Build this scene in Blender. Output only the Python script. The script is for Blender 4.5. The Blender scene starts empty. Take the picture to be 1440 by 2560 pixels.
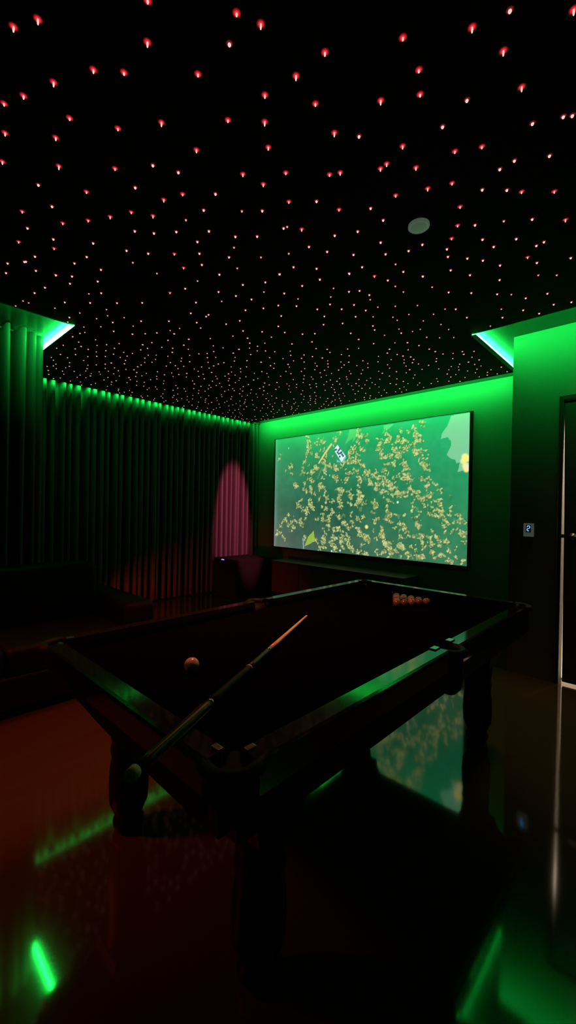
import bpy, bmesh, math, random
import numpy as np
from mathutils import Vector, Matrix

# ------------------------------------------------------------------ camera, light, exposure
S = bpy.context.scene
C = S.collection
S.view_settings.view_transform = 'Standard'
S.view_settings.look = 'None'
S.view_settings.exposure = 0.0
S.view_settings.gamma = 1.0
S.view_settings.use_curve_mapping = False
try:
    S.cycles.use_denoising = True
    S.cycles.max_bounces = 8
    S.cycles.diffuse_bounces = 3
    S.cycles.glossy_bounces = 4
    S.cycles.sample_clamp_indirect = 4.0
    S.cycles.caustics_reflective = False
except Exception:
    pass

FPX, YAW, PITCH, ROLL = 1044.158, 0.757768, -0.005879, 0.018630
cam_d = bpy.data.cameras.new('camera')
cam = bpy.data.objects.new('camera', cam_d); C.objects.link(cam)
cam_d.sensor_fit = 'HORIZONTAL'; cam_d.sensor_width = 36.0
cam_d.lens = 36.0 * FPX / 1440.0
cam_d.clip_start = 0.05
_c, _s = math.cos(YAW), math.sin(YAW)
w = Vector((-_s, _c, 0)); r = Vector((_c, _s, 0)); u = Vector((0, 0, 1))
cp, sp = math.cos(PITCH), math.sin(PITCH)
w, u = cp*w + sp*u, cp*u - sp*w
cr, sr = math.cos(ROLL), math.sin(ROLL)
r, u = cr*r + sr*u, cr*u - sr*r
HC = 1.35                                   # camera height over the floor: z of the floor is 0
m = Matrix((r, u, -w)).transposed().to_4x4(); m.translation = Vector((0, 0, HC))
cam.matrix_world = m
S.camera = cam

world = bpy.data.worlds.new('world'); S.world = world; world.use_nodes = True
world.node_tree.nodes['Background'].inputs[0].default_value = (0, 0, 0, 1)
world.node_tree.nodes['Background'].inputs[1].default_value = 0.0

STRIP = 100.0                                # radiance of the green LED strips
def lamp(name, kind, loc, target, energy, color, **kw):
    d = bpy.data.lights.new(name, kind); o = bpy.data.objects.new(name, d); C.objects.link(o)
    d.energy = energy; d.color = color
    for k, v in kw.items():
        setattr(d, k, v)
    o.location = loc
    o.rotation_euler = (Vector(target) - Vector(loc)).to_track_quat('-Z', 'Y').to_euler()
    return o
# unseen red fill added overhead for the stars, left of the camera, behind the sofa
lamp('star_fill', 'SPOT', (-1.9, 1.6, 2.78), (-1.9, 1.7, 0), 260, (1, .17, .085), spot_size=math.radians(92), spot_blend=1.0, shadow_soft_size=.35)
lamp('red_fill', 'SPOT', (-3.1, -.9, 2.3), (-2.45, .75, 0), 150, (1, .07, .01), spot_size=math.radians(62), spot_blend=1.0, shadow_soft_size=.15)
lamp('red_fill_low', 'AREA', (-4.6, 1.50, .22), (-5.15, 3.2, -.35), 4.2, (1, .06, .02), shape='DISK', size=.2, spread=math.radians(75))
# added unseen spot that throws the pink patch on the left curtain's far end
sp = lamp('added_pink_spot', 'SPOT', (-2.6, 3.6, 2.3), (-5.45, 4.43, 1.02), 850, (1, .11, .22), spot_size=math.radians(43), spot_blend=.4, shadow_soft_size=.02)
sp.scale = (.33, 1, 1)
# added unseen warm fill over the floor at the door
lamp('warm_fill', 'SPOT', (-.45, 3.84, 2.72), (-.42, 3.25, 0), 72, (1, .80, .40), spot_size=math.radians(54), spot_blend=1.0, shadow_soft_size=.2)
# warm light of the corridor behind the door
lamp('corridor_lamp', 'AREA', (-.3, 4.75, 2.2), (-.6, 4.9, 0), 75, (1, .76, .52), shape='DISK', size=.4)

# ------------------------------------------------------------------ helpers
def srgb(r, g, b):
    f = lambda c: (c/255/12.92) if c/255 <= .04045 else ((c/255+.055)/1.055)**2.4
    return (f(r), f(g), f(b), 1)
def mat(name, base=(.02, .02, .02), rough=.5, ior=1.5, metal=0.0, emit=None, es=1.0, spec=.5, coat=0.0, sheen=0.0, bump=None, sample=True, tint=None):
    m = bpy.data.materials.new(name); m.use_nodes = True
    nt = m.node_tree; b = nt.nodes['Principled BSDF']
    b.inputs['Base Color'].default_value = (*base[:3], 1)
    b.inputs['Roughness'].default_value = rough
    b.inputs['IOR'].default_value = ior
    b.inputs['Metallic'].default_value = metal
    b.inputs['Specular IOR Level'].default_value = spec
    b.inputs['Coat Weight'].default_value = coat
    b.inputs['Sheen Weight'].default_value = sheen
    if emit:
        b.inputs['Emission Color'].default_value = (*emit[:3], 1)
        b.inputs['Emission Strength'].default_value = es
    if bump or tint:
        tc = nt.nodes.new('ShaderNodeTexCoord')
    if bump:
        sc, st, det = bump
        nz = nt.nodes.new('ShaderNodeTexNoise'); nz.inputs['Scale'].default_value = sc; nz.inputs['Detail'].default_value = det
        bp = nt.nodes.new('ShaderNodeBump'); bp.inputs['Strength'].default_value = st; bp.inputs['Distance'].default_value = .01
        nt.links.new(tc.outputs['Object'], nz.inputs['Vector']); nt.links.new(nz.outputs['Fac'], bp.inputs['Height'])
        nt.links.new(bp.outputs['Normal'], b.inputs['Normal'])
    if tint:
        sc, c2 = tint
        n2 = nt.nodes.new('ShaderNodeTexNoise'); n2.inputs['Scale'].default_value = sc; n2.inputs['Detail'].default_value = 5
        mx = nt.nodes.new('ShaderNodeMix'); mx.data_type = 'RGBA'
        mx.inputs['A'].default_value = (*base[:3], 1); mx.inputs['B'].default_value = (*c2[:3], 1)
        nt.links.new(tc.outputs['Object'], n2.inputs['Vector']); nt.links.new(n2.outputs['Fac'], mx.inputs['Factor'])
        nt.links.new(mx.outputs['Result'], b.inputs['Base Color'])
    if not sample:
        try: m.cycles.emission_sampling = 'NONE'
        except Exception: pass
    return m
def box(bm, x0, x1, y0, y1, z0, z1, bev=0.0, seg=2):
    t = bmesh.new(); bmesh.ops.create_cube(t, size=1)
    for v in t.verts:
        v.co = Vector(((x0+x1)/2 + v.co.x*(x1-x0), (y0+y1)/2 + v.co.y*(y1-y0), (z0+z1)/2 + v.co.z*(z1-z0)))
    if bev:
        bmesh.ops.bevel(t, geom=t.edges[:], offset=bev, segments=seg, affect='EDGES', profile=.6)
    merge(bm, t); return bm
def merge(bm, t, M=None):
    if M is not None: t.transform(M)
    d = {}
    for v in t.verts: d[v] = bm.verts.new(v.co)
    for f in t.faces:
        try:
            nf = bm.faces.new([d[v] for v in f.verts]); nf.smooth = f.smooth; nf.material_index = f.material_index
        except ValueError: pass
    t.free()
def lathe(bm, prof, cx=0, cy=0, n=24, M=None):
    t = bmesh.new(); rings = []
    for rr, z in prof:
        if rr < 1e-6: rings.append([t.verts.new((0, 0, z))])
        else: rings.append([t.verts.new((rr*math.cos(2*math.pi*i/n), rr*math.sin(2*math.pi*i/n), z)) for i in range(n)])
    for a, b in zip(rings, rings[1:]):
        for i in range(n):
            j = (i+1) % n
            vs = [a[i % len(a)], a[j % len(a)], b[j % len(b)], b[i % len(b)]]
            uq = []
            for v in vs:
                if v not in uq: uq.append(v)
            if len(uq) > 2:
                f = t.faces.new(uq); f.smooth = True
    for ring in (rings[0], rings[-1]):
        if len(ring) > 2:
            try: t.faces.new(ring)
            except ValueError: pass
    bmesh.ops.recalc_face_normals(t, faces=t.faces[:])
    merge(bm, t, M if M is not None else Matrix.Translation((cx, cy, 0)))
    return bm
def tube(bm, pts, rad, n=8, cap=True):
    pts = [Vector(p) for p in pts]; rings = []
    rads = rad if isinstance(rad, (list, tuple)) else [rad]*len(pts)
    t = bmesh.new(); up = Vector((0, 0, 1))
    for i, p in enumerate(pts):
        d = (pts[min(i+1, len(pts)-1)] - pts[max(i-1, 0)]).normalized()
        a = d.cross(up)
        if a.length < 1e-3: a = d.cross(Vector((1, 0, 0)))
        a.normalize(); b = a.cross(d).normalized()
        rings.append([t.verts.new(p + rads[i]*(a*math.cos(2*math.pi*k/n) + b*math.sin(2*math.pi*k/n))) for k in range(n)])
    for A, B in zip(rings, rings[1:]):
        for k in range(n):
            f = t.faces.new((A[k], A[(k+1) % n], B[(k+1) % n], B[k])); f.smooth = True
    if cap:
        t.faces.new(rings[0]); t.faces.new(rings[-1])
    bmesh.ops.recalc_face_normals(t, faces=t.faces[:])
    merge(bm, t); return bm
def loft(bm, secs, smooth=False, cap=True):
    t = bmesh.new(); R = [[t.verts.new(p) for p in s] for s in secs]; n = len(secs[0])
    for A, B in zip(R, R[1:]):
        for k in range(n):
            f = t.faces.new((A[k], A[(k+1) % n], B[(k+1) % n], B[k])); f.smooth = smooth
    if cap: t.faces.new(R[0]); t.faces.new(R[-1])
    bmesh.ops.recalc_face_normals(t, faces=t.faces[:])
    merge(bm, t); return bm
def obj(name, bm, material, parent=None, smooth=False):
    me = bpy.data.meshes.new(name); bm.to_mesh(me); bm.free()
    if smooth:
        for p in me.polygons: p.use_smooth = True
    for mm in (material if isinstance(material, (list, tuple)) else [material]): me.materials.append(mm)
    o = bpy.data.objects.new(name, me); C.objects.link(o)
    if parent: o.parent = parent
    return o
def tag(o, label, cat, group=None, kind=None):
    o['label'] = label; o['category'] = cat
    if group: o['group'] = group
    if kind: o['kind'] = kind
    return o
def thing(name, label, cat, loc=(0, 0, 0), rz=0, group=None):
    o = bpy.data.objects.new(name, None); C.objects.link(o); o.empty_display_size = .1
    o.location = loc; o.rotation_euler = (0, 0, rz)
    return tag(o, label, cat, group)
def struct(name, bm, m, parent=None):
    o = obj(name, bm, m, parent)
    if parent is None: o['kind'] = 'structure'
    return o
def prism(bm, pts, z0, z1):
    """vertical prism over a plan outline"""
    return loft(bm, [[(x, y, z0) for x, y in pts], [(x, y, z1) for x, y in pts]])

# ---- measured positions: star points (mm), picture tufts (1/1000 of the screen), picture shapes
STARS = """-1151,586M -256,1436L -392,1314S -985,780M -488,1284L -1439,384L -952,847L -1517,339L -655,1169M -1252,639L -1065,817S -439,1416L -858,1039N -662,1291M -1464,557N -1397,631M -975,1030L -1216,803M -428,1579L -1609,480L -696,1370M -1100,1004N -583,1500S -809,1296L -1742,423N -989,1149M -1829,383M -321,1816S -346,1799S -436,1754S -1273,976M -1711,567M -1175,1074L -689,1542S -1468,811L -1008,1287L -1617,710M -946,1364S -1968,417N -1841,560N -610,1732M -842,1518N -1245,1160N -698,1682M -422,1959S -1472,971N -534,1890S -933,1551N -851,1651N -592,1896S -965,1555N -2139,445N -1676,889S -1983,617L -1105,1457N -1815,787M -1281,1300M -1146,1435M -1627,983S -1425,1179N -772,1837M -1400,1278N -605,2040S -865,1794N -686,1964S -450,2192M -559,2096M -2168,590S -1851,897S -993,1735M -1608,1168S -2047,756M -1724,1066M -1288,1518S -1388,1433M -1822,1025N -801,2005M -1123,1728S -1242,1634M -2272,679S -1526,1389S -1737,1193S -1603,1324T -450,2439N -570,2326S -2019,960M -2424,590M -678,2248T -1121,1841S -1962,1046N -2130,903N -794,2182S -1864,1174T -861,2128M -2243,839M -1515,1555T -2364,758M -1536,1550S -1471,1619N -1264,1827S -1846,1303S -2546,645S -1980,1190S -2141,1039S -671,2437S -1373,1773S -924,2208M -2080,1116S -805,2324S -1687,1502S -569,2562S -1776,1425S -1222,1985S -607,2571S -1062,2152S -781,2428S -1966,1313S -2543,769S -979,2279S -1537,1754S -2413,931S -2715,646M -1855,1480T -1144,2153S -1489,1856S -1255,2094S -491,2822S -670,2656M -2631,800M -1394,1978S -2337,1087S -1664,1725T -1003,2351S -927,2440S -2047,1382S -2269,1184S -2160,1288M -868,2519S -1809,1643T -644,2748S -1947,1518S -2572,957S -2800,750S -810,2635S -1262,2220T -2423,1167T -1425,2113S -2129,1456S -2899,729S -2909,723S -1733,1840S -1045,2493S -2696,933S -1639,1944S -3005,659S -1998,1622T -1265,2320S -2241,1401M -587,2971T -670,2898T -978,2622S -979,2622T -1522,2116S -1523,2121S -2643,1069S -1200,2444S -1199,2446S -1848,1839S -1850,1837S -1422,2246M -1423,2248M -2961,800T -2963,800S -2134,1590S -2134,1591S -2420,1323T -861,2798S -3136,680S -1384,2342S -1699,2049S -1700,2051S -2922,901S -2924,902M -2859,976S -2860,976S -1983,1843S -2301,1543T -1384,2437T -1211,2603T -2795,1111S -1833,2032S -2115,1766S -1699,2192T -2962,999S -679,3178S -1157,2735S -1588,2330S -1049,2842S -1379,2535T -927,2970S -859,3037T -2441,1541S -1647,2293S -3144,904S -2078,1920T -2307,1715S -1987,2023S -1569,2419S -801,3151S -2568,1503M -1781,2269T -2929,1189S -2260,1827S -584,3413S -3005,1136T -3278,879S -1599,2478T -1967,2140T -681,3373S -2215,1930S -2395,1809T -1393,2767T -1847,2346S -1724,2464S -2546,1697S -1516,2675T -971,3208T -2842,1443S -1616,2605T -2135,2115S -860,3325S -3470,858T -2043,2208S -1213,2996S -1270,2946T -2984,1324S -3261,1067S -3129,1193S -3472,894T -1827,2458S -1961,2343S -2246,2073S -788,3456S -1707,2589S -2367,2006S -3598,843T -1365,2967T -1503,2852T -3414,1050T -3143,1316T -1005,3351S -1202,3179S -2715,1766S -1721,2711T -1613,2814T -1818,2622S -1992,2464S -2233,2245S -2634,1869S -3353,1204T -2672,1874S -1614,2881T -1470,3020T -3238,1365T -3171,1465T -3493,1178S -2532,2090S -1395,3167T -3353,1329T -1958,2650S -1120,3444T -2960,1727S -3127,1581S -2084,2570S -2814,1886S -1805,2843S -2660,2057S -3321,1442S -3590,1199T -2375,2357S -1387,3293T -1555,3145T -1680,3029T -1834,2915S -3263,1583T -1620,3141T -3476,1413T -3014,1857T -3589,1322T -1703,3109S -2655,2228S -2016,2843S -2548,2342S -2416,2474S -3109,1827T -2243,2654S -1828,3058T -2327,2595S -1417,3472T -3482,1521S -1584,3322T -1508,3401T -3235,1777S -3141,1884S -3694,1369T -3327,1721T -3418,1653S -2800,2239T -3747,1349T -2568,2469T -2037,2990S -2738,2349S -2989,2143T -1758,3321S -1840,3253T -3868,1333T -3144,2029S -1989,3150S -3304,1922S -1712,3444S -3781,1493T -2703,2520T -2805,2433S -2534,2689S -3460,1854T -3953,1414T -3707,1670T -3291,2073S -3101,2258T -1949,3351S -3568,1823S -1830,3473T -3905,1555T -4139,1347T -3489,1968T -2988,2463S -1561,3817T -2887,2597T -3850,1691S -2779,2718T -1959,3509T -4265,1332T -3697,1870S -4146,1453T -4067,1540T -1938,3580S -3102,2488S -2626,2955S -2728,2881S -1615,3944T -3844,1862T -2545,3129S -4005,1751T -3710,2035T -3772,1985T -2924,2792T -4301,1511T -4410,1412T -4126,1724T -4265,1612T -1954,3801S -3870,2002T -4452,1490T -4081,1905T -3375,2591S -4411,1628T -4640,1421T -3922,2107T -3789,2235S -2726,3268S -4267,1844S -4591,1557T -4351,1818S -4088,2076S -3915,2263T -4525,1713T -4714,1597T -4342,2034S -4450,2001T -4733,1770T -4847,1692T -4940,1604T -4297,2243T -5044,1652T -4930,1784T -4491,2218S -4390,2511T -4902,2037S -4821,2144S"""
TUFTS = """216,983,27 226,938,38 228,896,44 222,848,49 214,813,33 201,766,31 251,844,22 275,912,19 285,943,11 319,916,42 326,868,26 301,866,13 284,815,30 291,791,16 391,938,36 389,910,26 386,885,12 416,985,26 526,985,29 517,937,25 508,900,15 535,928,29 555,930,34 564,890,29 489,849,35 478,806,40 500,825,40 482,772,35 512,774,25 505,736,40 527,723,29 542,699,20 468,735,25 449,737,15 520,866,15 533,847,15 544,818,18 377,797,15 338,808,26 330,762,42 337,733,26 359,724,37 370,700,16 394,709,36 394,680,31 410,679,21 431,711,25 449,687,10 498,682,12 337,686,37 331,663,21 277,715,32 286,696,19 258,681,27 252,664,20 192,711,28 200,680,22 220,666,15 231,738,11 119,744,25 100,727,17 36,817,21 49,847,14 24,796,9 78,691,9 120,671,9 513,661,25 469,640,40 454,647,12 491,649,10 568,648,29 575,626,29 557,639,15 521,609,34 536,583,20 554,601,29d 584,583,14 576,551,21 586,551,17 399,617,41 383,618,19 319,617,26 246,604,33 235,611,22 261,591,16 148,573,39 153,554,28 305,559,43 324,546,21 203,582,20 208,545,16 247,544,27 519,549,15 449,569,8 404,568,6 462,599,10 431,592,10 175,658,33d 659,925,33 670,882,33 662,868,23 640,888,17 621,891,11 625,848,24 631,821,24 614,813,14 629,785,24 636,757,33 655,760,23 679,762,26 650,849,13 725,930,32 713,879,37 703,861,23 739,857,25 753,852,22 693,822,18 701,795,28 714,768,27 731,775,18 719,747,23 743,714,36 748,693,27 735,694,14 754,662,27 743,653,16 724,817,14 740,804,16 755,803,11 748,778,9 691,704,23 693,678,23 664,697,19 652,696,7 656,669,13 781,943,20 757,938,11 760,908,11 814,968,31 804,985,16 790,900,25 802,882,19 805,853,25 794,845,16 787,821,22 766,820,13 786,787,27 795,761,31 812,783,18 832,775,17 823,840,10 818,758,11 804,711,12 818,729,11 841,726,9 826,675,31 831,650,30 842,644,17 855,640,12 850,672,7 826,587,35 819,583,18 803,589,7 849,581,9 874,541,17 842,528,26 765,527,22 719,620,18 746,598,32 755,577,27 773,576,22 770,601,13 762,607,9 738,639,9 699,596,18 707,570,7 606,635,29 603,614,19 625,601,19 647,608,21 660,578,33 672,552,33 684,541,28 700,525,18 617,544,24 614,560,14 648,652,23d 668,629,14d 648,543,28d 209,526,33 223,501,27 249,512,33 270,485,27 306,525,32 340,509,32 334,463,26 353,442,31 303,434,21 380,428,26 409,513,21 432,501,36 421,467,22 418,427,26 426,396,26 438,374,22 471,500,35 486,466,30 494,444,20 480,400,25 527,498,39 541,465,39 527,427,49 557,406,34 510,394,35 539,357,24d 176,419,28 160,391,17 156,360,20 179,373,22 192,437,13 244,434,24 238,398,33 256,386,32 269,356,27 216,355,27 221,328,38 198,336,20 184,363,17 321,369,26 350,358,31 379,353,16 379,318,26 365,295,31 359,265,26 358,225,26 369,199,21 326,287,37 330,264,30 292,268,21d 409,308,26 425,292,41 443,298,35d 447,242,35 463,215,30 478,205,18 489,256,25 497,229,25 485,316,18 492,333,14 518,279,28 531,258,12 547,297,18 527,198,30 538,177,29 556,152,39 574,132,39 585,112,24 538,150,24 421,200,31 397,193,21 437,179,15 331,188,19 348,160,26 390,146,21 398,124,36 412,112,15 382,117,19 334,118,32 331,82,37 346,37,31 313,21,37 295,72,37 281,94,21 215,111,27 219,90,16 387,60,26 397,38,26 407,23,21 378,82,19 437,128,22 436,89,36 444,50,30 462,159,22 470,143,15 468,104,25 480,83,35 488,45,35 496,30,25 533,24,39 562,18,24 576,9,19 550,81,20d 101,295,23 140,291,17 82,257,16 95,225,29 107,204,20 124,234,25 152,245,22 139,197,28 123,152,20 185,250,28 190,225,31 204,214,22 217,270,24d 51,184,25 28,144,26 21,111,26 49,126,21 69,96,23 75,77,16 65,230,9 45,206,9 618,511,28 645,497,28 665,494,14 693,516,23 710,498,37 719,472,32 694,468,23 749,477,32 754,457,18 786,496,36 795,481,22 804,451,16 813,495,13 841,494,16d 822,441,26 819,424,18 830,400,22 841,378,13 836,460,26d 850,446,22 864,469,7 893,497,19 614,432,19 605,408,27 613,379,29 623,390,14 654,448,14 670,427,23 682,419,19 671,375,13 670,339,33 680,319,32 667,292,28 680,272,23 697,268,14 721,320,32d 749,324,18 781,412,18 783,377,20 784,348,16 794,382,7 811,358,26d 790,304,12 805,312,11 801,270,25 808,246,25 863,360,24 860,326,24 880,322,19 891,323,15 901,356,27 904,337,21 882,374,13 897,393,17 859,405,16 880,419,10 896,429,17 937,352,17 937,325,15 938,385,12 934,454,10 905,290,21 915,277,17 926,273,25 967,326,18 975,297,23 956,284,12 994,271,12 987,216,33 993,210,24 958,241,12 937,216,15 915,216,17 910,244,10 867,221,21 822,179,28 826,133,28 832,102,17 854,168,24 857,149,17 799,176,22d 760,207,31 747,231,27 738,251,25 728,270,23 772,198,18 757,167,9 775,172,12 700,223,18d 726,209,18d 624,295,19 607,273,24 618,264,17 642,208,33 646,177,33 653,146,42 663,116,42 673,86,33 686,72,32 693,48,42 687,21,37 692,119,23 712,56,23 718,44,14 654,37,23 624,17,24 617,42,11 733,155,36d 740,95,32 746,81,23 724,93,18 781,100,22 803,76,18 768,41,16 731,23,27d 777,21,13 804,32,12 827,39,31 834,25,19 857,125,22 871,122,21 863,78,26 869,55,24 876,27,21 894,42,17 909,61,19 887,178,24 925,152,29 904,126,17d 923,96,12 963,115,10 964,56,13 937,21,21 983,27,33 993,155,15 900,144,10 939,84,8 603,337,10 619,134,8 605,194,14"""
SHAPES = {'leaf': [(0.931, 0.992), (0.917, 0.926), (0.897, 0.883), (0.893, 0.844), (0.919, 0.851), (0.933, 0.82), (0.931, 0.784), (0.917, 0.735), (0.929, 0.71), (0.95, 0.694), (0.954, 0.67), (0.965, 0.678), (0.964, 0.646), (0.958, 0.612), (0.976, 0.62), (0.983, 0.635), (1.006, 0.62), (1.004, 0.996)], 'leaf2': [(0.644, 0.991), (0.695, 0.992), (0.665, 0.955), (0.649, 0.943), (0.633, 0.915), (0.644, 0.949)], 'leaf3': [(0.472, 1.001), (0.461, 0.937), (0.447, 0.878), (0.465, 0.902), (0.491, 0.925), (0.488, 0.887), (0.506, 0.923), (0.52, 0.986)], 'leaf4': [(0.272, 0.168), (0.279, 0.094), (0.256, 0.055), (0.214, 0.026), (0.237, 0.113)], 'stick': [(0.201, 0.097), (0.207, 0.098), (0.212, 0.004), (0.206, 0.003)], 'branch': [(0.367, 0.905), (0.376, 0.895), (0.339, 0.825), (0.298, 0.74), (0.291, 0.746), (0.327, 0.827)], 'branch2': [(0.314, 0.711), (0.322, 0.705), (0.294, 0.613), (0.285, 0.61)], 'sign': [(0.404, 0.885), (0.452, 0.787), (0.429, 0.739), (0.384, 0.848)], 'sign2': [(0.452, 0.787), (0.456, 0.77), (0.433, 0.736), (0.404, 0.742), (0.401, 0.765), (0.429, 0.739)], 'marks': [(0.398, 0.846), (0.412, 0.838), (0.406, 0.822), (0.418, 0.848), (0.422, 0.814), (0.413, 0.81), (0.432, 0.801), (0.428, 0.819), (0.438, 0.789), (0.419, 0.786), (0.39, 0.844)], 'flower': [(0.988, 0.712), (0.984, 0.685), (0.991, 0.653), (0.995, 0.63), (0.998, 0.701)], 'bright': [(0.57, 0.223), (0.717, 0.414), (0.431, 0.02), (0.383, 0.008)], 'pink': [(0.343, 0.41)], 'cyan': [(0.095, 0.904), (0.363, 0.637)]}
CUEBALL = (-1.2585, .847)
RACK = (-1.25, 2.30)
CUE_TIP, CUE_BUTT = (-1.4822, 1.7311, .7715), (-.787, .389, .8160)

# ------------------------------------------------------------------ materials
G = (.011, 1.0, .092)
M_wall = mat('black_wall_paint', (.15, .15, .15), .8, spec=.2, bump=(300, .02, 2))
M_soffit = mat('black_satin_paint', (.02, .02, .02), .25, spec=.5)
M_ceil = mat('black_felt_ceiling', (.008, .008, .008), .9, spec=.1)
M_floor = mat('dark_polished_floor', (.062, .040, .014), .065, ior=2.05, bump=(2.2, .030, 2), tint=(1.3, (.046, .027, .010)))
M_curtain = mat('black_velvet', (.068, .068, .070), .65, spec=.2)
M_strip = mat('green_led_strip', (.1, .1, .1), .5, emit=G, es=STRIP)
M_strip_body = mat('aluminium_channel', (.3, .3, .3), .4, metal=1)
M_wood = mat('black_lacquered_wood', (.010, .006, .005), .09, ior=2.7, tint=(6, (.014, .008, .006)))
M_leg = mat('dark_leg_wood', (.005, .004, .003), .55, spec=.1)
M_wood_dull = mat('dark_satin_wood', (.004, .003, .003), .55, spec=.15)
M_cloth = mat('black_billiard_cloth', (.0018, .0022, .0022), .95, spec=.0)
M_leather = mat('black_leather', (.005, .004, .004), .55, spec=.15, bump=(220, .15, 4))
M_chrome = mat('polished_metal', (.55, .55, .55), .22, metal=1)
M_handle = mat('dull_metal', (.25, .25, .25), .45, metal=1)
M_black = mat('black_plastic', (.01, .01, .01), .45)
M_cabinet = mat('matt_black_cabinet', (.006, .006, .006), .8, spec=.1)
M_frame = mat('black_velvet_frame', (.01, .01, .01), .9, spec=.05)
M_door = mat('black_door_paint', (.05, .05, .05), .5, spec=.3)
M_trim = mat('black_door_trim', (.018, .018, .018), .6, spec=.3)
M_white = mat('white_corridor_paint', (.8, .78, .74), .8)
M_plate = mat('pale_plate_added_glow', (.6, .6, .58), .35, emit=(.038, .048, .038), es=1.0, sample=False)  # faint glow added to the pale plate to brighten it
M_glyph = mat('blue_led_digit', (.0, .0, .0), .5, emit=(.12, .42, 1), es=2.0, sample=False)
M_led = mat('blue_led', (0, 0, 0), .5, emit=(.16, .10, 1), es=4.0, sample=False)
M_console = mat('red_brown_wood', (.11, .055, .032), .5, tint=(4, (.08, .038, .022)))
M_disc = mat('pale_disc_added_glow', (.8, .8, .78), .6, emit=(.045, .075, .048), es=1.0, sample=False)  # pale disc on the ceiling, brightened by an added glow

# ------------------------------------------------------------------ the room
ZC = HC + 1.511                              # upper ceiling in the light slot
ZP = HC + 1.466                              # underside of the star panel
YF = 5.01                                    # screen wall
YN = 3.917                                   # wall with the door
XN = -1.08                                   # its corner
b = bmesh.new(); box(b, -6.0, 3.2, -3.2, 5.6, -.12, 0); struct('floor', b, M_floor)
b = bmesh.new(); box(b, -6.0, 3.2, -3.2, 5.6, ZC, ZC+.12); o = struct('ceiling', b, M_soffit)
b = bmesh.new(); box(b, -5.9, XN, YF, YF+.12, 0, ZC); struct('wall_far', b, M_wall)
b = bmesh.new(); box(b, -5.9, -5.72, .92, YF, 0, ZC); box(b, -5.72, -4.30, .92, 1.0, 0, ZC); box(b, -4.38, -4.30, -3.1, .92, 0, ZC)
struct('wall_left', b, M_wall)
DX0, DX1, DZ = -.715, .235, 2.275            # rough opening of the door
b = bmesh.new()
box(b, XN, DX0-.02, YN, YN+.12, 0, ZC); box(b, DX1+.02, 3.1, YN, YN+.12, 0, ZC); box(b, DX0-.02, DX1+.02, YN, YN+.12, DZ+.02, ZC)
box(b, XN, XN+.1, YN+.12, YF+.12, 0, ZC)
struct('wall_right', b, M_wall)
b = bmesh.new(); box(b, 3.0, 3.12, -3.1, YN, 0, ZC); struct('wall_side', b, M_wall)
b = bmesh.new(); box(b, -4.38, 3.12, -3.2, -3.1, 0, ZC); struct('wall_back', b, M_wall)
# bright corridor behind the door
b = bmesh.new()
box(b, XN+.1, 1.3, 5.3, 5.35, 0, ZC); box(b, 1.25, 1.3, YN+.12, 5.3, 0, ZC); box(b, XN+.1, XN+.12, YN+.12, 5.3, 0, ZC)
box(b, XN+.12, DX0-.03, YN+.122, YN+.14, 0, ZC); box(b, XN+.12, 1.25, YN+.14, 5.3, .001, .008)
struct('wall_corridor', b, M_white)

# star panel: a lowered black panel that leaves a slot of light along the walls
PAN = [(-3.617, -3.0), (-3.617, 1.27), (-5.375, 1.27), (-5.375, 4.742), (-1.295, 4.742), (-1.295, 3.515), (2.9, 3.515), (2.9, -3.0)]
b = bmesh.new(); prism(b, PAN, ZP, ZC-.001); struct('ceiling', b, M_ceil)

# LED strips along the panel's edge
def strip(pts, lows, lips, tilts, label):
    root = thing('led_strip', label, 'LED light', (pts[0][0], pts[0][1], ZP))
    P0 = Vector((pts[0][0], pts[0][1], ZP))
    bc, bl = bmesh.new(), bmesh.new()
    for ((x0, y0), (x1, y1)), low, lip, tl in zip(zip(pts, pts[1:]), lows, lips, tilts):
        d = Vector((x1-x0, y1-y0, 0)).normalized(); n = Vector((-d.y, d.x, 0))      # n points away from the panel
        L = math.hypot(x1-x0, y1-y0); k = max(1, int(L/.09)); A0 = Vector((x0, y0, ZP)) - P0
        def sec(s, a0, a1, z0, z1, t_): 
            q = A0 + d*s
            return [q + n*a0 + Vector((0, 0, z0)), q + n*a1 + Vector((0, 0, z0)), q + n*(a1+t_) + Vector((0, 0, z1)), q + n*a0 + Vector((0, 0, z1))]
        for a0, a1, z0, z1 in ((.001, lip, low-.001, low), (.001, .003, low, .044)):  # lip sized to cut how far the strip's light reaches
            loft(bc, [sec(s, a0, a1, z0, z1, 0) for s in (0, L)])
        # diffuser: only its outward face glows; it is cut into short lengths like the real strip
        rows = [[bl.verts.new(p) for p in sec(L*i/k, .003, .011, low+.0005, .0445, tl)] for i in range(k+1)]
        for R0, R1 in zip(rows, rows[1:]):
            for e in range(4):
                f = bl.faces.new((R0[e], R0[(e+1) % 4], R1[(e+1) % 4], R1[e])); f.material_index = 1 if e == 1 else 0
        bl.faces.new(rows[0]); bl.faces.new(rows[-1][::-1])
    bmesh.ops.recalc_face_normals(bl, faces=bl.faces[:])
    obj('channel', bc, M_black, root); obj('glow_cover', bl, [M_black, M_strip], root)
    return root
strip([(-3.617, -2.95), (-3.617, 1.27), (-5.375, 1.27), (-5.375, 4.742)], (.005, -.007, .005), (.033, .0115, .028), (0, 0, 0),
      'glowing green LED strip on the left ceiling edge above the black curtains')
strip([(-5.37, 4.742), (-1.295, 4.742), (-1.295, 3.515), (2.85, 3.515)], (.005, -.007, .005), (.012, .040, .020), (.002, 0, 0),
      'glowing green LED strip on the right ceiling edge above the screen and the door wall')

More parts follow.
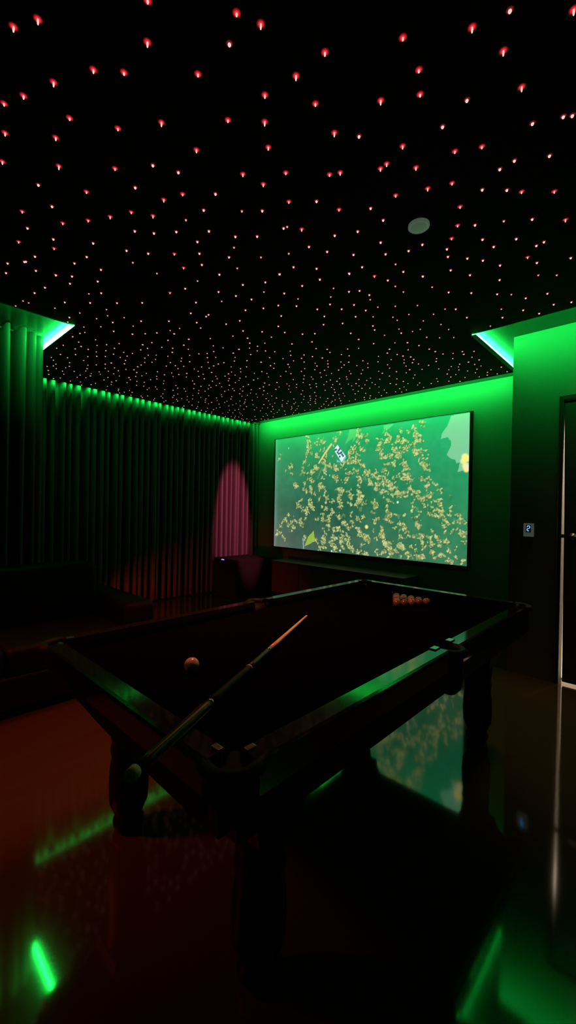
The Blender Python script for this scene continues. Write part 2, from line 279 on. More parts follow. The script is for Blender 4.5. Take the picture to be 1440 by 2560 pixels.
# ------------------------------------------------------------------ curtains
def curtain(pathf, n, pitch, depth, z0, z1, name, label, seed, tape):
    """pathf(s) -> point and outward normal at arc length s; pleats stand out along the normal"""
    rnd = random.Random(seed); L = n*pitch
    cen = [pitch*(i+.5) + rnd.uniform(-.2, .2)*pitch for i in range(n)]
    amp = [rnd.uniform(.82, 1.0) for _ in range(n)]
    wid = [rnd.uniform(.15, .25)*pitch for _ in range(n)]
    drift = [rnd.uniform(-.18, .18)*pitch for _ in range(n)]
    cols = n*28; rows = 14
    zs = [z1 - (z1-z0)*(k/rows)**1.3 for k in range(rows+1)]
    bm = bmesh.new(); grid = []
    for k, z in enumerate(zs):
        t = k/rows; row = []
        for i in range(cols+1):
            s = L*i/cols; off = 0
            for j in range(max(0, int(s/pitch)-2), min(n, int(s/pitch)+3)):
                dd = abs(s - cen[j] - drift[j]*t)/(wid[j]*(1+.25*t))          # rounded fold with steep sides, a narrow dark gap between folds
                if dd < 1.5:
                    q = min(1.0, max(0.0, (1.5-dd)/.62))
                    off = max(off, amp[j]*q*q*(3-2*q)*(1-.10*dd*dd))
            (px, py), (nx, ny) = pathf(s)
            row.append(bm.verts.new((px + nx*off*depth, py + ny*off*depth, z)))
        grid.append(row)
    for k in range(rows):
        for i in range(cols):
            f = bm.faces.new((grid[k][i], grid[k+1][i], grid[k+1][i+1], grid[k][i+1])); f.smooth = True
    me = bpy.data.meshes.new(name); bm.to_mesh(me); bm.free(); me.materials.append(M_curtain)
    o = bpy.data.objects.new(name, me); C.objects.link(o); tag(o, label, 'curtain')
    md = o.modifiers.new('thickness', 'SOLIDIFY'); md.thickness = .004; md.offset = -1
    # heading tape along the top edge
    hb = bmesh.new(); secs = []
    for i in range(0, cols+1, 28):
        (px, py), (nx, ny) = pathf(L*i/cols)
        a = (px + nx*depth*tape, py + ny*depth*tape); c = (px + nx*depth*(tape-.1), py + ny*depth*(tape-.1))
        secs.append([(a[0], a[1], z1-.012), (a[0], a[1], z1+.004), (c[0], c[1], z1+.004), (c[0], c[1], z1-.012)])
    loft(hb, secs); obj('heading_tape', hb, M_curtain, o)
    return o
curtain(lambda s: ((-5.61, 1.095 + s), (1, 0)), 42, .0930, .165, .02, ZC-.010, 'curtain',
        'long black pleated curtain on the left wall running up to the screen wall', 3, 1.01)
def near_path(s):
    y = -2.2 + s
    if y < .96: return (-4.262, y), (1, 0)
    t = min((y-.96)/.16, 1.9); a = t*.80                              # the end folds back round the corner
    return (-4.262 - .03*(1-math.cos(a)), .96 + .05*math.sin(a)), (math.cos(a), math.sin(a))
curtain(near_path, 35, .0985, .22, .02, ZC-.010, 'curtain',
        'nearer black curtain at the far left, its end hanging before the long curtain', 8, .2)

# ------------------------------------------------------------------ star points
rs = random.Random(5)
M_tip = mat('lit_fibre_tip', (.02, .02, .02), .5, emit=(1, .42, .40), es=1.6, sample=False)
M_tip2 = mat('lit_fibre_tip_pale', (.02, .02, .02), .5, emit=(1, .50, .44), es=.85, sample=False)
def glow_mat(name, strength, col):
    m = bpy.data.materials.new(name); m.use_nodes = True; nt = m.node_tree
    b = nt.nodes['Principled BSDF']; b.inputs['Base Color'].default_value = (.01, .002, .002, 1); b.inputs['Roughness'].default_value = .7
    b.inputs['Emission Color'].default_value = (*col, 1)
    tc = nt.nodes.new('ShaderNodeTexCoord'); ln = nt.nodes.new('ShaderNodeVectorMath'); ln.operation = 'LENGTH'
    mr = nt.nodes.new('ShaderNodeMapRange'); mr.inputs['From Min'].default_value = .001; mr.inputs['From Max'].default_value = .0150
    mr.inputs['To Min'].default_value = 1; mr.inputs['To Max'].default_value = 0
    pw = nt.nodes.new('ShaderNodeMath'); pw.operation = 'POWER'; pw.inputs[1].default_value = 2.0
    ml = nt.nodes.new('ShaderNodeMath'); ml.operation = 'MULTIPLY'; ml.inputs[1].default_value = strength
    nt.links.new(tc.outputs['Object'], ln.inputs[0]); nt.links.new(ln.outputs['Value'], mr.inputs['Value'])
    nt.links.new(mr.outputs['Result'], pw.inputs[0]); nt.links.new(pw.outputs[0], ml.inputs[0]); nt.links.new(ml.outputs[0], b.inputs['Emission Strength'])
    try: m.cycles.emission_sampling = 'NONE'
    except Exception: pass
    return m
M_glow = glow_mat('red_star_halo', 2.4, (1, .02, .035)); M_glow2 = glow_mat('dim_red_star_halo', .55, (1, .05, .06))  # halo of light round each point, put in as a glowing dome
def halo_bm(rad):
    b = bmesh.new(); return lathe(b, [(rad, 0), (rad*.8, -.0012), (rad*.45, -.002), (0, -.0024)], n=14)
def tip_bm(l, rad):
    b = bmesh.new(); return lathe(b, [(rad, -.001), (rad*1.15, -l*.45), (rad*.8, -l*.85), (0, -l)], n=10)
SIZE = {'L': (.0185, .020, .0027, M_glow, M_tip), 'N': (.0160, .016, .0027, M_glow, M_tip), 'M': (.0135, .012, .0028, M_glow, M_tip),
        'S': (.0110, .010, .0046, M_glow2, M_tip), 'T': (.0075, .008, .0042, M_glow2, M_tip2)}
PROTO = {}
for k, (lr, tl, tr, gm, tm) in SIZE.items():
    lm = bpy.data.meshes.new('star_halo'); bb = halo_bm(lr); bb.to_mesh(lm); bb.free(); lm.materials.append(gm)
    tm_ = bpy.data.meshes.new('fibre_tip'); bb = tip_bm(tl, tr); bb.to_mesh(tm_); bb.free(); tm_.materials.append(tm)
    PROTO[k] = (lm, tm_)
star_xy = []
for tok in STARS.split():
    a, bq = tok[:-1].split(','); star_xy.append((int(a)/1000, int(bq)/1000, tok[-1]))
SL = 'small red fibre optic star point in the black ceiling'
n_ind = 300
for x, y, k in star_xy[:n_ind]:
    o = bpy.data.objects.new('star_light', PROTO[k][0]); C.objects.link(o); o.location = (x, y, ZP-.0005)
    tag(o, SL, 'star light', 'red star points in the ceiling')
    t = bpy.data.objects.new('fibre_tip', PROTO[k][1]); C.objects.link(t); t.parent = o
# the many farther points, as one
far_pts = [(x, y, k) for x, y, k in star_xy[n_ind:]]
cell = {}
for x, y, k in star_xy: cell.setdefault((int(x//.1), int(y//.1)), []).append((x, y))
def clear(x, y, dmin):
    cx, cy = int(x//.1), int(y//.1)
    for i in (-1, 0, 1):
        for j in (-1, 0, 1):
            for (p, q) in cell.get((cx+i, cy+j), ()):
                if (p-x)**2 + (q-y)**2 < dmin*dmin: return False
    return True
def inside(x, y):
    return (-5.33 < x < -1.33 and 1.32 < y < 4.70) or (-3.6 < x < 0 and y <= 1.32)
for _ in range(9000):
    x, y = rs.uniform(-5.33, -1.33), rs.uniform(.3, 4.7)
    if not inside(x, y): continue
    dep = -.687*x + .726*y
    if dep < 3.75 and not (dep > 3.1 and rs.random() < .012): continue
    if len(far_pts) > 620: break
    if clear(x, y, .075):
        cell.setdefault((int(x//.1), int(y//.1)), []).append((x, y))
        far_pts.append((x, y, 'S' if rs.random() < .45 else 'T'))
for _ in range(1500):                                                  # and the part of the ceiling that lies overhead
    x, y = rs.uniform(-3.5, 1.2), rs.uniform(-1.0, 3.4)
    dep, lat = -.687*x + .726*y, .726*x + .687*y
    if dep > .1 and abs(lat/dep) < .71 and (ZP-HC)/dep < 1.25: continue       # already listed one by one
    if len(far_pts) > 1050: break
    if clear(x, y, .09):
        cell.setdefault((int(x//.1), int(y//.1)), []).append((x, y)); far_pts.append((x, y, 'S' if rs.random() < .45 else 'T'))
fb = bmesh.new()
for x, y, k in far_pts:
    rr = {'M': .0090, 'S': .0084, 'T': .0064}.get(k, .005)*rs.uniform(.75, 1.1)
    lathe(fb, [(rr*.55, 0), (rr, -.003), (rr*.7, -.007), (0, -.009)], n=7, M=Matrix.Translation((x, y, ZP-.0005)))
M_far = mat('distant_star_points', (.02, .02, .02), .5, emit=(1, .40, .34), es=.95, sample=False)
o = obj('star_light_field', fb, M_far); tag(o, 'dense field of the tiniest pinkish star points, crowded toward the far corner of the black ceiling', 'star lights', kind='stuff')

# pale round ceiling disc with an added faint glow
rt = thing('ceiling_disc', 'faint pale round ceiling disc among the red star points', 'ceiling disc', (-1.006, 1.995, ZP))
b = bmesh.new(); lathe(b, [(.052, 0), (.053, -.004), (.053, -.012), (.049, -.016), (.046, -.012), (0, -.012)], n=40); obj('rim', b, M_disc, rt)
b = bmesh.new(); lathe(b, [(.0455, -.012), (.040, -.016), (.022, -.019), (0, -.020)], n=40); obj('glow_cover', b, M_disc, rt)

# ------------------------------------------------------------------ projection screen
SX0, SX1, SZ0, SZ1 = -5.028, -1.8225, HC-.623, HC+1.1785
NU, NV = 480, 272
def vn(shape, sc, seed):
    """value noise on the picture, sc cells across"""
    rg = np.random.RandomState(seed); gx, gy = sc+2, int(sc*NV/NU)+3
    g = rg.rand(gy, gx)
    xs = np.linspace(0, sc, NU+1); ys = np.linspace(0, sc*NV/NU, NV+1)
    xi, yi = xs.astype(int), ys.astype(int); fx, fy = xs-xi, ys-yi
    fx, fy = fx*fx*(3-2*fx), fy*fy*(3-2*fy)
    a = g[np.ix_(yi, xi)]; b_ = g[np.ix_(yi, xi+1)]; c_ = g[np.ix_(yi+1, xi)]; d_ = g[np.ix_(yi+1, xi+1)]
    return (a*(1-fx)+b_*fx)*(1-fy)[:, None] + (c_*(1-fx)+d_*fx)*fy[:, None]
U, V = np.meshgrid(np.linspace(0, 1, NU+1), np.linspace(0, 1, NV+1))
AS = (SX1-SX0)/(SZ1-SZ0)
def bil(c00, c10, c01, c11):
    c = [np.array(q, float) for q in (c00, c10, c01, c11)]
    return (c[0]*(1-U)[..., None]+c[1]*U[..., None])*(1-V)[..., None] + (c[2]*(1-U)[..., None]+c[3]*U[..., None])*V[..., None]
img = bil((92, 110, 102), (58, 126, 88), (44, 142, 92), (26, 166, 104))
dark = np.exp(-(((U-.38)/.34)**2 + ((V-.34)/.36)**2)); img -= dark[..., None]*np.array([24, 34, 24])
img += ((vn(0, 14, 1)-.5)*12 + (vn(0, 60, 2)-.5)*8)[..., None]
edge = np.exp(-(U/.02)**2); img += edge[..., None]*np.array([22, 22, 24])
def inpoly(pts):
    pts = [(p[0]*AS, p[1]) for p in pts]; X = U*AS; k = np.zeros_like(U, bool); n = len(pts)
    for i in range(n):
        (x0, y0), (x1, y1) = pts[i], pts[(i+1) % n]
        if y0 == y1: continue
        k ^= ((y0 > V) != (y1 > V)) & (X < (x1-x0)*(V-y0)/(y1-y0)+x0)
    return k
def lay(mask, col, a=1.0):
    mk = (mask.astype(float)*a)[..., None]; img[:] = img*(1-mk) + np.array(col, float)*mk
lay(inpoly(SHAPES['leaf']), (118, 196, 150)); lay(inpoly(SHAPES['leaf']), (150, 205, 165), .25)
lay(inpoly(SHAPES['leaf2']), (95, 205, 130), .8); lay(inpoly(SHAPES['leaf3']), (95, 200, 110), .7)
dens = np.zeros_like(U); dimm = np.zeros_like(U)
n1, n2, n3 = vn(0, 110, 4), vn(0, 220, 6), vn(0, 60, 9)
wx, wz = (vn(0, 90, 11)-.5)*.022, (vn(0, 90, 12)-.5)*.03
tuft_list = []
for q in TUFTS.split():
    dm = q.endswith('d'); a, b_, c_ = (int(t)/1000 for t in q.rstrip('d').split(','))
    tuft_list.append((a, b_, c_*1.08, dm))
    for _k in range(3):                                                   # loose leaves round the clump
        an, ds = rs.uniform(0, 6.28), c_*rs.uniform(.5, 1.1)
        tuft_list.append((a + ds*math.cos(an)/(SX1-SX0), b_ + ds*math.sin(an)/(SZ1-SZ0), c_*rs.uniform(.2, .5), rs.random() < .4))
for a, b_, c_, dm in tuft_list:
    rr = c_*.72/ (SZ1-SZ0) + .0075
    i0, i1 = max(0, int((a-3*rr)*NU)), min(NU+1, int((a+3*rr)*NU)+2); j0, j1 = max(0, int((b_-3*rr)*NV)), min(NV+1, int((b_+3*rr)*NV)+2)
    if i0 >= i1 or j0 >= j1: continue
    sl = (slice(j0, j1), slice(i0, i1))
    d2 = (((U[sl]-a)+wx[sl])*AS)**2 + ((V[sl]-b_)+wz[sl])**2
    val = np.exp(-d2/(rr*rr))
    (dimm if dm else dens)[sl] = np.maximum((dimm if dm else dens)[sl], val)
k = np.clip((dens*(.55+.9*n2) - .34 - .28*(n1-.5))*5, 0, 1)
kd = np.clip((dimm*(.55+.9*n2) - .40)*4, 0, 1)
lay(kd > 0, (120, 150, 100), .0); mk = kd[..., None]*.55; img[:] = img*(1-mk) + np.array([130, 160, 105])*mk
shade = np.clip(.55+.9*(n2-.3)+.5*(vn(0, 300, 14)-.5), .35, 1.15)
col = np.stack([126+80*shade, 146+66*shade, 84+58*shade], -1)
col = col*(.55+.48*np.clip(shade, 0, 1))[..., None]
out = np.clip((dens*(.75+.5*n1) - .16)*4, 0, 1)[..., None]*.42                # dark leafage round each clump
img[:] = img*(1-out) + np.array([44, 84, 52])*out
mk = k[..., None]*.92; img[:] = img*(1-mk) + col*mk
lay(inpoly(SHAPES['leaf4']), (160, 195, 70), .9); lay(inpoly(SHAPES['stick']), (170, 195, 220), .8)
lay(inpoly(SHAPES['branch']), (245, 205, 130), .9); lay(inpoly(SHAPES['branch2']), (150, 150, 135), .45)
lay(inpoly(SHAPES['sign2']), (110, 200, 215), .9); lay(inpoly(SHAPES['sign']), (225, 245, 255))
def dot(p, rad, col, a=1.0, kx=1.0):
    d2 = (((U-p[0])*AS)/kx)**2 + (V-p[1])**2; mm = (np.clip(1.4-d2/(rad*rad), 0, 1)*a)[..., None]; img[:] = img*(1-mm)+np.array(col, float)*mm
for p in SHAPES['marks']: dot(p, .0095, (38, 62, 92), .95)
for p in SHAPES['flower']: dot((p[0]-.004, p[1]), .022, (250, 235, 150))
dot((.991, .70), .02, (255, 240, 120)); dot((.992, .645), .014, (255, 225, 205))
dot(SHAPES['bright'][0], .016, (250, 235, 130))
for p in SHAPES['bright'][1:]: dot(p, .009, (245, 245, 240))
for p in SHAPES['pink']: dot(p, .012, (225, 190, 150))
for p in SHAPES['cyan']: dot(p, .009, (140, 230, 235), kx=.6)
img = np.clip(img, 0, 255)/255
lin = np.where(img <= .04045, img/12.92, ((img+.055)/1.055)**2.4)
fr = bmesh.new()
YS = 4.98
for q in ((SX0-.018, SX0, SZ0-.018, SZ1+.005), (SX1, SX1+.030, SZ0-.018, SZ1+.005), (SX0, SX1, SZ1, SZ1+.005), (SX0, SX1, SZ0-.018, SZ0)):
    box(fr, q[0], q[1], YS-.006, YF-.001, q[2], q[3])
root = thing('projection_screen', 'large projection screen showing yellow-green foliage on the far wall', 'screen', (0, 0, 0))
root.location = ((SX0+SX1)/2, YS, SZ0)
fo = obj('frame', fr, M_frame, root); fo.matrix_parent_inverse = Matrix.Translation(-Vector(root.location))
me = bpy.data.meshes.new('picture_surface')
co = np.stack([SX0+(SX1-SX0)*U, np.full_like(U, YS), SZ0+(SZ1-SZ0)*V], -1).reshape(-1, 3)
co -= np.array(root.location)
ids = np.arange((NU+1)*(NV+1)).reshape(NV+1, NU+1)
fc = np.stack([ids[:-1, :-1], ids[:-1, 1:], ids[1:, 1:], ids[1:, :-1]], -1).reshape(-1, 4)
me.from_pydata(co.tolist(), [], fc.tolist())
at = me.color_attributes.new('picture', 'FLOAT_COLOR', 'POINT')
buf = np.ones((co.shape[0], 4), np.float32); buf[:, :3] = lin.reshape(-1, 3); at.data.foreach_set('color', buf.ravel())
M_scr = bpy.data.materials.new('lit_screen_picture'); M_scr.use_nodes = True; nt = M_scr.node_tree; pb = nt.nodes['Principled BSDF']
pb.inputs['Base Color'].default_value = (.22, .22, .22, 1); pb.inputs['Roughness'].default_value = .8; pb.inputs['Specular IOR Level'].default_value = .1
an = nt.nodes.new('ShaderNodeAttribute'); an.attribute_name = 'picture'
nt.links.new(an.outputs['Color'], pb.inputs['Emission Color']); pb.inputs['Emission Strength'].default_value = 1.0
try: M_scr.cycles.emission_sampling = 'FRONT'
except Exception: pass
me.materials.append(M_scr)
po = bpy.data.objects.new('picture_surface', me); C.objects.link(po); po.parent = root

# ------------------------------------------------------------------ door_1 and the wall plate
def loc_root(o): o.matrix_parent_inverse = Matrix.Translation(-Vector(o.parent.location)); return o
b = bmesh.new()                                              # casing and jambs
box(b, DX0-.012, DX0+.013, YN-.014, YN+.12, 0, DZ+.012, .003); box(b, DX1-.013, DX1+.06, YN-.014, YN+.12, 0, DZ+.012, .003)
box(b, DX0+.013, DX1-.013, YN-.014, YN+.12, DZ-.016, DZ+.012, .003)
frm = struct('trim_1', b, M_trim)
b = bmesh.new(); LX0 = DX0+.013                              # the leaf leans a little: the slit at its left widens downwards
y0, y1 = YN+.002, YN+.040
xs_top, xs_bot = LX0+.002, LX0+.024
loft(b, [[(xs_bot, y0, .024), (DX1-.016, y0, .024), (DX1-.016, y1, .024), (xs_bot, y1, .024)],
         [(xs_top+.014, y0, 1.35), (DX1-.016, y0, 1.35), (DX1-.016, y1, 1.35), (xs_top+.014, y1, 1.35)],
         [(xs_top, y0, DZ-.020), (DX1-.016, y0, DZ-.020), (DX1-.016, y1, DZ-.020), (xs_top, y1, DZ-.020)]])
door = struct('door_1', b, M_door)
hb = bmesh.new(); hz = HC-.17
lathe(hb, [(.026, 0), (.026, .008), (.011, .010), (.011, .045), (0, .045)], n=24, M=Matrix.Translation((LX0+.075, YN+.002, hz)) @ Matrix.Rotation(math.pi/2, 4, 'X'))
tube(hb, [(LX0+.075, YN-.040, hz), (LX0+.10, YN-.043, hz), (LX0+.20, YN-.043, hz-.003)], [.010, .010, .008], 10)
obj('handle', hb, M_handle, door)
lb = bmesh.new(); box(lb, LX0-.002, LX0+.03, YN+.004, YN+.03, hz-.014, hz+.014, .003); obj('latch', lb, M_black, door)

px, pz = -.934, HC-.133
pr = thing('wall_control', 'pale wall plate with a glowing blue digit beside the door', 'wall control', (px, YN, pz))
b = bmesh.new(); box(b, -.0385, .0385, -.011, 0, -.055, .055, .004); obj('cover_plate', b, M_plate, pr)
b = bmesh.new(); box(b, -.020, .018, -.0125, -.0112, -.020, .042, .001); obj('display', b, M_black, pr)
gb = bmesh.new()
def arc(cx, cz, rad, a0, a1, n=12): return [(cx+rad*math.cos(math.radians(a0+(a1-a0)*i/n)), -.0132, cz+rad*1.0*math.sin(math.radians(a0+(a1-a0)*i/n))) for i in range(n+1)]
tube(gb, arc(.000, .024, .0105, 190, -20) + [(.004, -.0132, .0145)], .0028, 6)
tube(gb, arc(-.001, .002, .0095, 70, 300), .0030, 6)
obj('digit', gb, M_glyph, pr)

# ------------------------------------------------------------------ low console and cabinet by the screen
cr_ = thing('media_console', 'low brown console under the projection screen', 'console', (-3.74, 4.80, 0))
CX0, CX1, CY0, CY1, CZ = -4.70, -2.425, 4.61, YF-.005, .548
def L_(o): o.matrix_parent_inverse = Matrix.Translation(-Vector(o.parent.location)); return o
b = bmesh.new(); box(b, CX0, CX1, CY0+.012, CY1, .06, CZ-.028, .003); L_(obj('body', b, M_console, cr_))
b = bmesh.new(); box(b, CX0-.01, CX1, CY0, CY1, CZ-.028, CZ, .004); L_(obj('top_board', b, M_console, cr_))
b = bmesh.new(); box(b, CX0+.04, CX1-.04, CY0+.05, CY1-.02, 0, .06); L_(obj('plinth', b, M_black, cr_))
nd = 4; dw = (CX1-CX0-.02)/nd
for i in range(nd):
    x0 = CX0+.01+dw*i
    b = bmesh.new(); box(b, x0+.004, x0+dw-.004, CY0-.002, CY0+.013, .068, CZ-.034, .002); dd = L_(obj('door', b, M_console, cr_))
    b = bmesh.new(); box(b, x0+dw/2-.05, x0+dw/2+.05, CY0-.014, CY0-.002, CZ-.075, CZ-.063, .002); L2 = obj('handle', b, M_black, dd); L2.matrix_parent_inverse = dd.matrix_parent_inverse.copy()

kb = thing('cabinet', 'low black cabinet with a tiny blue light in front of the pink-lit curtain', 'cabinet', (-5.08, 4.36, 0))
b = bmesh.new(); box(b, -.30, .28, -.36, .36, .03, .575, .008); obj('body', b, M_cabinet, kb)
b = bmesh.new(); box(b, -.27, .25, -.33, .33, 0, .03); obj('plinth', b, M_cabinet, kb)
b = bmesh.new(); box(b, -.28, .26, -.372, -.36, .06, .52, .004); obj('front_panel', b, M_cabinet, kb)
b = bmesh.new(); box(b, -.030, .030, .0, .012, 0, .012, .002); e = obj('indicator_light', b, M_led, kb); e.location = (-.055, -.380, .556)

# ------------------------------------------------------------------ sofa
sf = thing('sofa', 'long black leather sofa along the near left curtain', 'sofa', (-3.50, .42, 0))
def part(name, args, m, parent, bev=.03, **k):
    b = bmesh.new(); box(b, *args, bev, 4); o = obj(name, b, m, parent, smooth=True); return o
part('base', (-.42, .47, -1.30, 1.06, .06, .27), M_leather, sf, .03)
part('backrest', (-.50, -.22, -1.30, 1.06, .10, .86), M_leather, sf, .07)
for y0_, y1_ in ((-1.52, -1.28), (1.04, 1.28)): part('armrest', (-.50, .47, y0_, y1_, .06, .62), M_leather, sf, .07)
for i in range(3): part('seat_cushion', (-.22, .48, -1.28+.775*i, -1.28+.775*(i+1)-.006, .27, .45), M_leather, sf, .05)
for i in range(3): part('back_cushion', (-.30, -.06, -1.28+.775*i, -1.28+.775*(i+1)-.006, .42, .88), M_leather, sf, .07)
for x_, y_ in ((-.42, -1.44), (.40, -1.44), (-.42, 1.20), (.40, 1.20)):
    b = bmesh.new(); lathe(b, [(.022, 0), (.03, .06)], x_, y_, 14); obj('leg', b, M_black, sf)

# ------------------------------------------------------------------ pool table
TX, TY = -1.275, 1.71
HX, HY = .610, 1.170                         # half width, half length over the rails
TZ = .80
pt = thing('pool_table', 'black pool table with polished rails and carved legs in the middle of the room', 'pool table', (TX, TY, 0))
RW = .062                                    # wooden rail top
b = bmesh.new(); box(b, -HX+.10, HX-.10, -HY+.10, HY-.10, .72, .765); obj('bed', b, M_cloth, pt)
b = bmesh.new(); box(b, -HX+.05, HX-.05, -HY+.05, HY-.05, .705, .72); obj('frame', b, M_wood_dull, pt)
def rail(name, a, c, n):
    """wooden rail from a to c (outer edge line); n points into the table"""
    a, c, n = Vector(a), Vector(c), Vector(n); d = (c-a).normalized()
    prof = [(0, .716), (-.004, .722), (-.004, .785), (.000, .795), (.008, .800), (RW-.002, .800), (RW, .800), (RW, .735), (.02, .716)]
    b = bmesh.new()
    loft(b, [[Vector((p.x + n.x*q, p.y + n.y*q, z)) for q, z in prof] for p in (a, c)])
    o = obj(name, b, M_wood, pt)
    cb = bmesh.new(); cp_ = [(RW, .796), (RW+.045, .792), (RW+.052, .786), (RW+.028, .764), (RW, .750)]
    s0, s1 = d*.0, d*.0
    e0, e1 = [], []
    for q, z in cp_:
        inset = (q-RW)*.8
        e0.append(Vector((a.x + n.x*q + d.x*inset, a.y + n.y*q + d.y*inset, z))); e1.append(Vector((c.x + n.x*q - d.x*inset, c.y + n.y*q - d.y*inset, z)))
    loft(cb, [e0, e1]); obj('cushion', cb, M_cloth, o)
    return o
PC, PS = .085, .055                          # corner and side pocket gaps along the rails
for sx in (-1, 1):
    rail('rail', (sx*HX, -HY+PC), (sx*HX, -PS), (-sx, 0)); rail('rail', (sx*HX, PS), (sx*HX, HY-PC), (-sx, 0))
for sy in (-1, 1):
    rail('rail', (-HX+PC, sy*HY), (HX-PC, sy*HY), (0, -sy))
def apron(x0, x1, y0, y1, z0=.640): 
    b = bmesh.new(); box(b, x0, x1, y0, y1, z0, .722, .004); obj('apron', b, M_wood_dull, pt)
for sx in (-1, 1): apron(min(sx*HX, sx*(HX-.045)), max(sx*HX, sx*(HX-.045)), -HY+.03, HY-.03, .640 if sx > 0 else .672)
apron(-HX+.03, HX-.03, HY-.045, HY, .690)
b = bmesh.new()                                                          # front end board, deeper towards the right corner
fx = [(-HX+.03, .716), (-.42, .712), (-.20, .694), (0, .676), (.25, .662), (HX-.03, .656)]
loft(b, [[(x, -HY, z), (x, -HY+.045, z), (x, -HY+.045, .722), (x, -HY, .722)] for x, z in fx]); obj('apron', b, M_wood_dull, pt)
# pockets: a leather-covered horseshoe and a hanging pouch
def pocket(cx, cy, a0, a1, rad, dz):
    b = bmesh.new()
    tube(b, [(cx + rad*math.cos(math.radians(a0+(a1-a0)*i/14)), cy + rad*math.sin(math.radians(a0+(a1-a0)*i/14)), .782) for i in range(15)], .018, 10)
    o = obj('pocket', b, M_leather, pt)
    b = bmesh.new(); lathe(b, [(rad*.95, .775), (rad*1.0, .72), (rad*.98, max(.68, dz+.04)), (rad*.85, dz+.028), (rad*.45, dz+.004), (0, dz)], cx, cy, 20); obj('pouch', b, M_leather, o)
for sx in (-1, 1):
    for sy in (-1, 1):
        ang = math.degrees(math.atan2(sy, sx))
        pocket(sx*(HX-.058), sy*(HY-.058), ang-130, ang+130, .060, .690 if sx < 0 else .645)
    pocket(sx*(HX-.020), 0, (0 if sx > 0 else 180)-100, (0 if sx > 0 else 180)+100, .052, .605)
# metal pocket plates on the rail ends
def plate(x, y, lx, ly):
    b = bmesh.new(); box(b, x-lx, x+lx, y-ly, y+ly, .799, .805, .002); obj('pocket_plate', b, M_chrome, pt)
for sx in (-1, 1):
    for yy in (-PS-.020, PS+.020): plate(sx*(HX-.053), yy, .013, .022)
    for sy in (-1, 1):
        plate(sx*(HX-.048), sy*(HY-PC-.016), .008, .014); plate(sx*(HX-PC-.016), sy*(HY-.048), .014, .008)
# carved legs with a flared corner bracket
LP = [(.050, .012), (.060, .022), (.062, .04), (.052, .06), (.058, .075), (.076, .12), (.080, .19), (.077, .26), (.070, .31), (.076, .34), (.070, .37), (.078, .42), (.082, .50), (.082, .645)]
for sx in (-1, 1):
    for sy in (-1, 1):
        lx, ly = sx*(HX-.205), sy*(HY-.29)
        b = bmesh.new(); lathe(b, LP, lx, ly, 28)
        lo = obj('leg', b, M_leg, pt)
        b = bmesh.new(); lathe(b, [(.034, 0), (.036, .004), (.036, .010), (.030, .0125)], lx, ly, 24); obj('metal_foot', b, M_chrome, lo)
        b = bmesh.new()
        def sq(x0, x1, y0, y1, z): return [(x0, y0, z), (x1, y0, z), (x1, y1, z), (x0, y1, z)]
        ox, oy = sx*(HX-.012), sy*(HY-.012)
        secs = []
        for t_ in (0, .25, .5, .75, 1):
            e_ = .85*t_**1.9; z_ = .46 + .215*t_
            xa, xb = lx - sx*.085, (lx + sx*.085)*(1-e_) + ox*e_
            ya, yb = ly - sy*.085, (ly + sy*.085)*(1-e_) + oy*e_
            secs.append(sq(min(xa, xb), max(xa, xb), min(ya, yb), max(ya, yb), z_))
        loft(b, secs); obj('corner_bracket', b, M_wood_dull, lo)

# balls
M_cue_ball = mat('ivory_ball', (.86, .80, .70), .12, ior=1.5, coat=.5)
BALLC = {'red': (.20, .11, .085), 'yellow': (.30, .23, .15), 'black': (.012, .012, .012)}
BM = {k: mat(k+'_ball', v, .12, ior=1.5, coat=.5) for k, v in BALLC.items()}
def ball_mesh(m, rad):
    me = bpy.data.meshes.new('ball'); bb = bmesh.new(); bmesh.ops.create_uvsphere(bb, u_segments=32, v_segments=20, radius=rad)
    for f in bb.faces: f.smooth = True
    bb.to_mesh(me); bb.free(); me.materials.append(m); return me
BR = .0255; BZ = .765 + BR
o = bpy.data.objects.new('cue_ball', ball_mesh(M_cue_ball, BR+.001)); C.objects.link(o); o.location = (CUEBALL[0], CUEBALL[1], BZ+.001)
tag(o, 'single pale cue ball alone on the black cloth left of the cue stick', 'ball')
PATT = ['red', 'yellow', 'red', 'red', 'black', 'yellow', 'yellow', 'red', 'yellow', 'red', 'red', 'yellow', 'yellow', 'red', 'yellow']
BME = {k: ball_mesh(m_, BR) for k, m_ in BM.items()}
ordn = ['first', 'second', 'third', 'fourth', 'fifth']
i = 0
for rw in range(5):
    for c_ in range(rw+1):
        kk = PATT[i]; i += 1
        o = bpy.data.objects.new('pool_ball', BME[kk]); C.objects.link(o)
        o.location = (RACK[0] + (c_-rw/2)*(2*BR+.0005), RACK[1] + rw*(BR*math.sqrt(3)+.0005), BZ)
        if rw == 0: lab = 'racked ball at the tip of the triangle, nearest the cue stick'
        elif rw == 4: lab = f'racked ball in the back row by the far rail, {ordn[c_]} from the left'
        else: lab = f'racked ball in the {ordn[rw]} row from the tip, {ordn[c_]} from the left'
        tag(o, lab, 'ball', 'balls racked at the far end of the pool table')

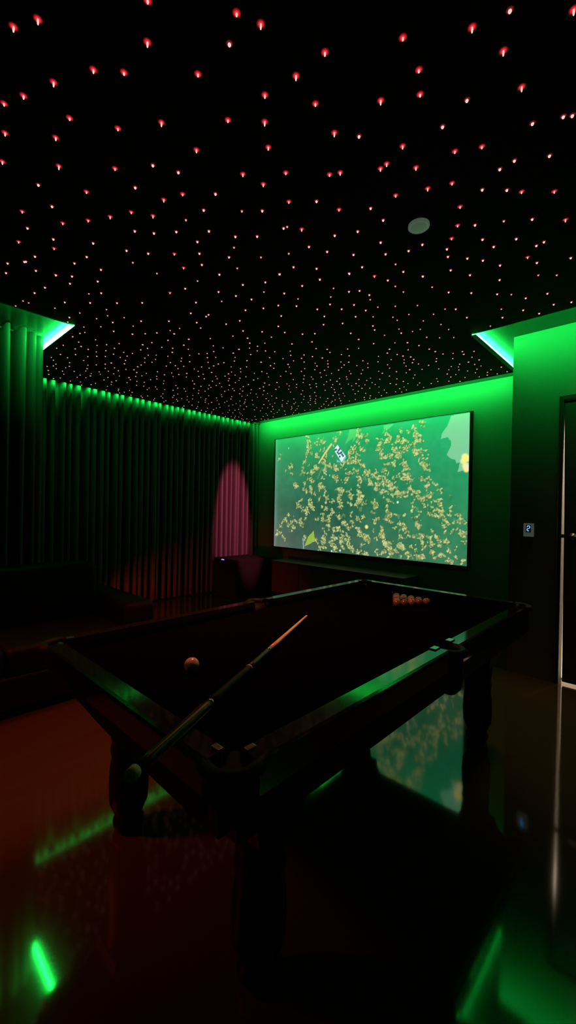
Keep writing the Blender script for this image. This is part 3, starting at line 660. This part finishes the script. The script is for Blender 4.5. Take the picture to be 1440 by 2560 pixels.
# cue stick: tip on the cloth, butt resting on the near rail and sticking out
tipP, butP = Vector(CUE_TIP), Vector(CUE_BUTT)
cs = thing('cue_stick', 'wooden cue stick lying across the pool table with its butt over the near rail', 'cue stick', tuple(tipP))
D = butP-tipP; L_len = D.length; D.normalize()
M_shaft = mat('maple_shaft', (.85, .74, .46), .35, coat=.2, tint=(9, (.75, .62, .36)))
M_butt = mat('dark_stained_butt', (.022, .016, .016), .35, spec=.35)
M_inlay = mat('pale_inlay', (.55, .40, .25), .3)
M_cuetip = mat('cue_tip_leather', (.12, .16, .22), .8)
M_rubber = mat('pale_rubber_cap', (.95, .66, .56), .6)
def seg(name, t0, t1, r0, r1, m, n=6):
    b = bmesh.new(); tube(b, [D*(t0+(t1-t0)*k/n) for k in range(n+1)], [r0+(r1-r0)*k/n for k in range(n+1)], 16); return obj(name, b, m, cs)
seg('tip', 0, .012, .0056, .0060, M_cuetip, 1); seg('ferrule', .012, .034, .0062, .0063, M_rubber, 1)
seg('shaft', .034, .640, .0064, .0105, M_shaft); seg('joint_ring', .640, .658, .0112, .0112, M_chrome, 1)
seg('forearm', .658, .86, .0108, .0123, M_butt); seg('ring', .86, .872, .0128, .0128, M_inlay, 1)
seg('handle', .872, 1.16, .0124, .0140, M_leather); seg('ring', 1.16, 1.17, .0145, .0145, M_chrome, 1)
bt = seg('butt', 1.17, L_len-.02, .0138, .0136, M_butt)
side = D.cross(Vector((0, 0, 1))).normalized(); upv = side.cross(D).normalized()
for k in range(4):                                                   # slender pale points let into the butt
    a = math.radians(20+90*k)
    q = side*math.cos(a) + upv*math.sin(a); tq = D.cross(q)
    b = bmesh.new()
    A = [D*1.185 + q*.0141 + tq*.004, D*1.185 + q*.0141 - tq*.004, D*1.185+q*.0150-tq*.003, D*1.185+q*.0150+tq*.003]
    B_ = [D*(L_len-.05) + q*.0130 + tq*.0006, D*(L_len-.05) + q*.0130 - tq*.0006, D*(L_len-.05)+q*.0139-tq*.0004, D*(L_len-.05)+q*.0139+tq*.0004]
    loft(b, [A, B_]); obj('inlay_point', b, M_inlay, bt)
cap = seg('butt_cap', L_len-.02, L_len, .0138, .0132, M_rubber, 1)
b = bmesh.new(); tube(b, [D*(L_len-.002), D*(L_len+.0006)], .0045, 14); obj('screw_hole', b, M_black, cap)
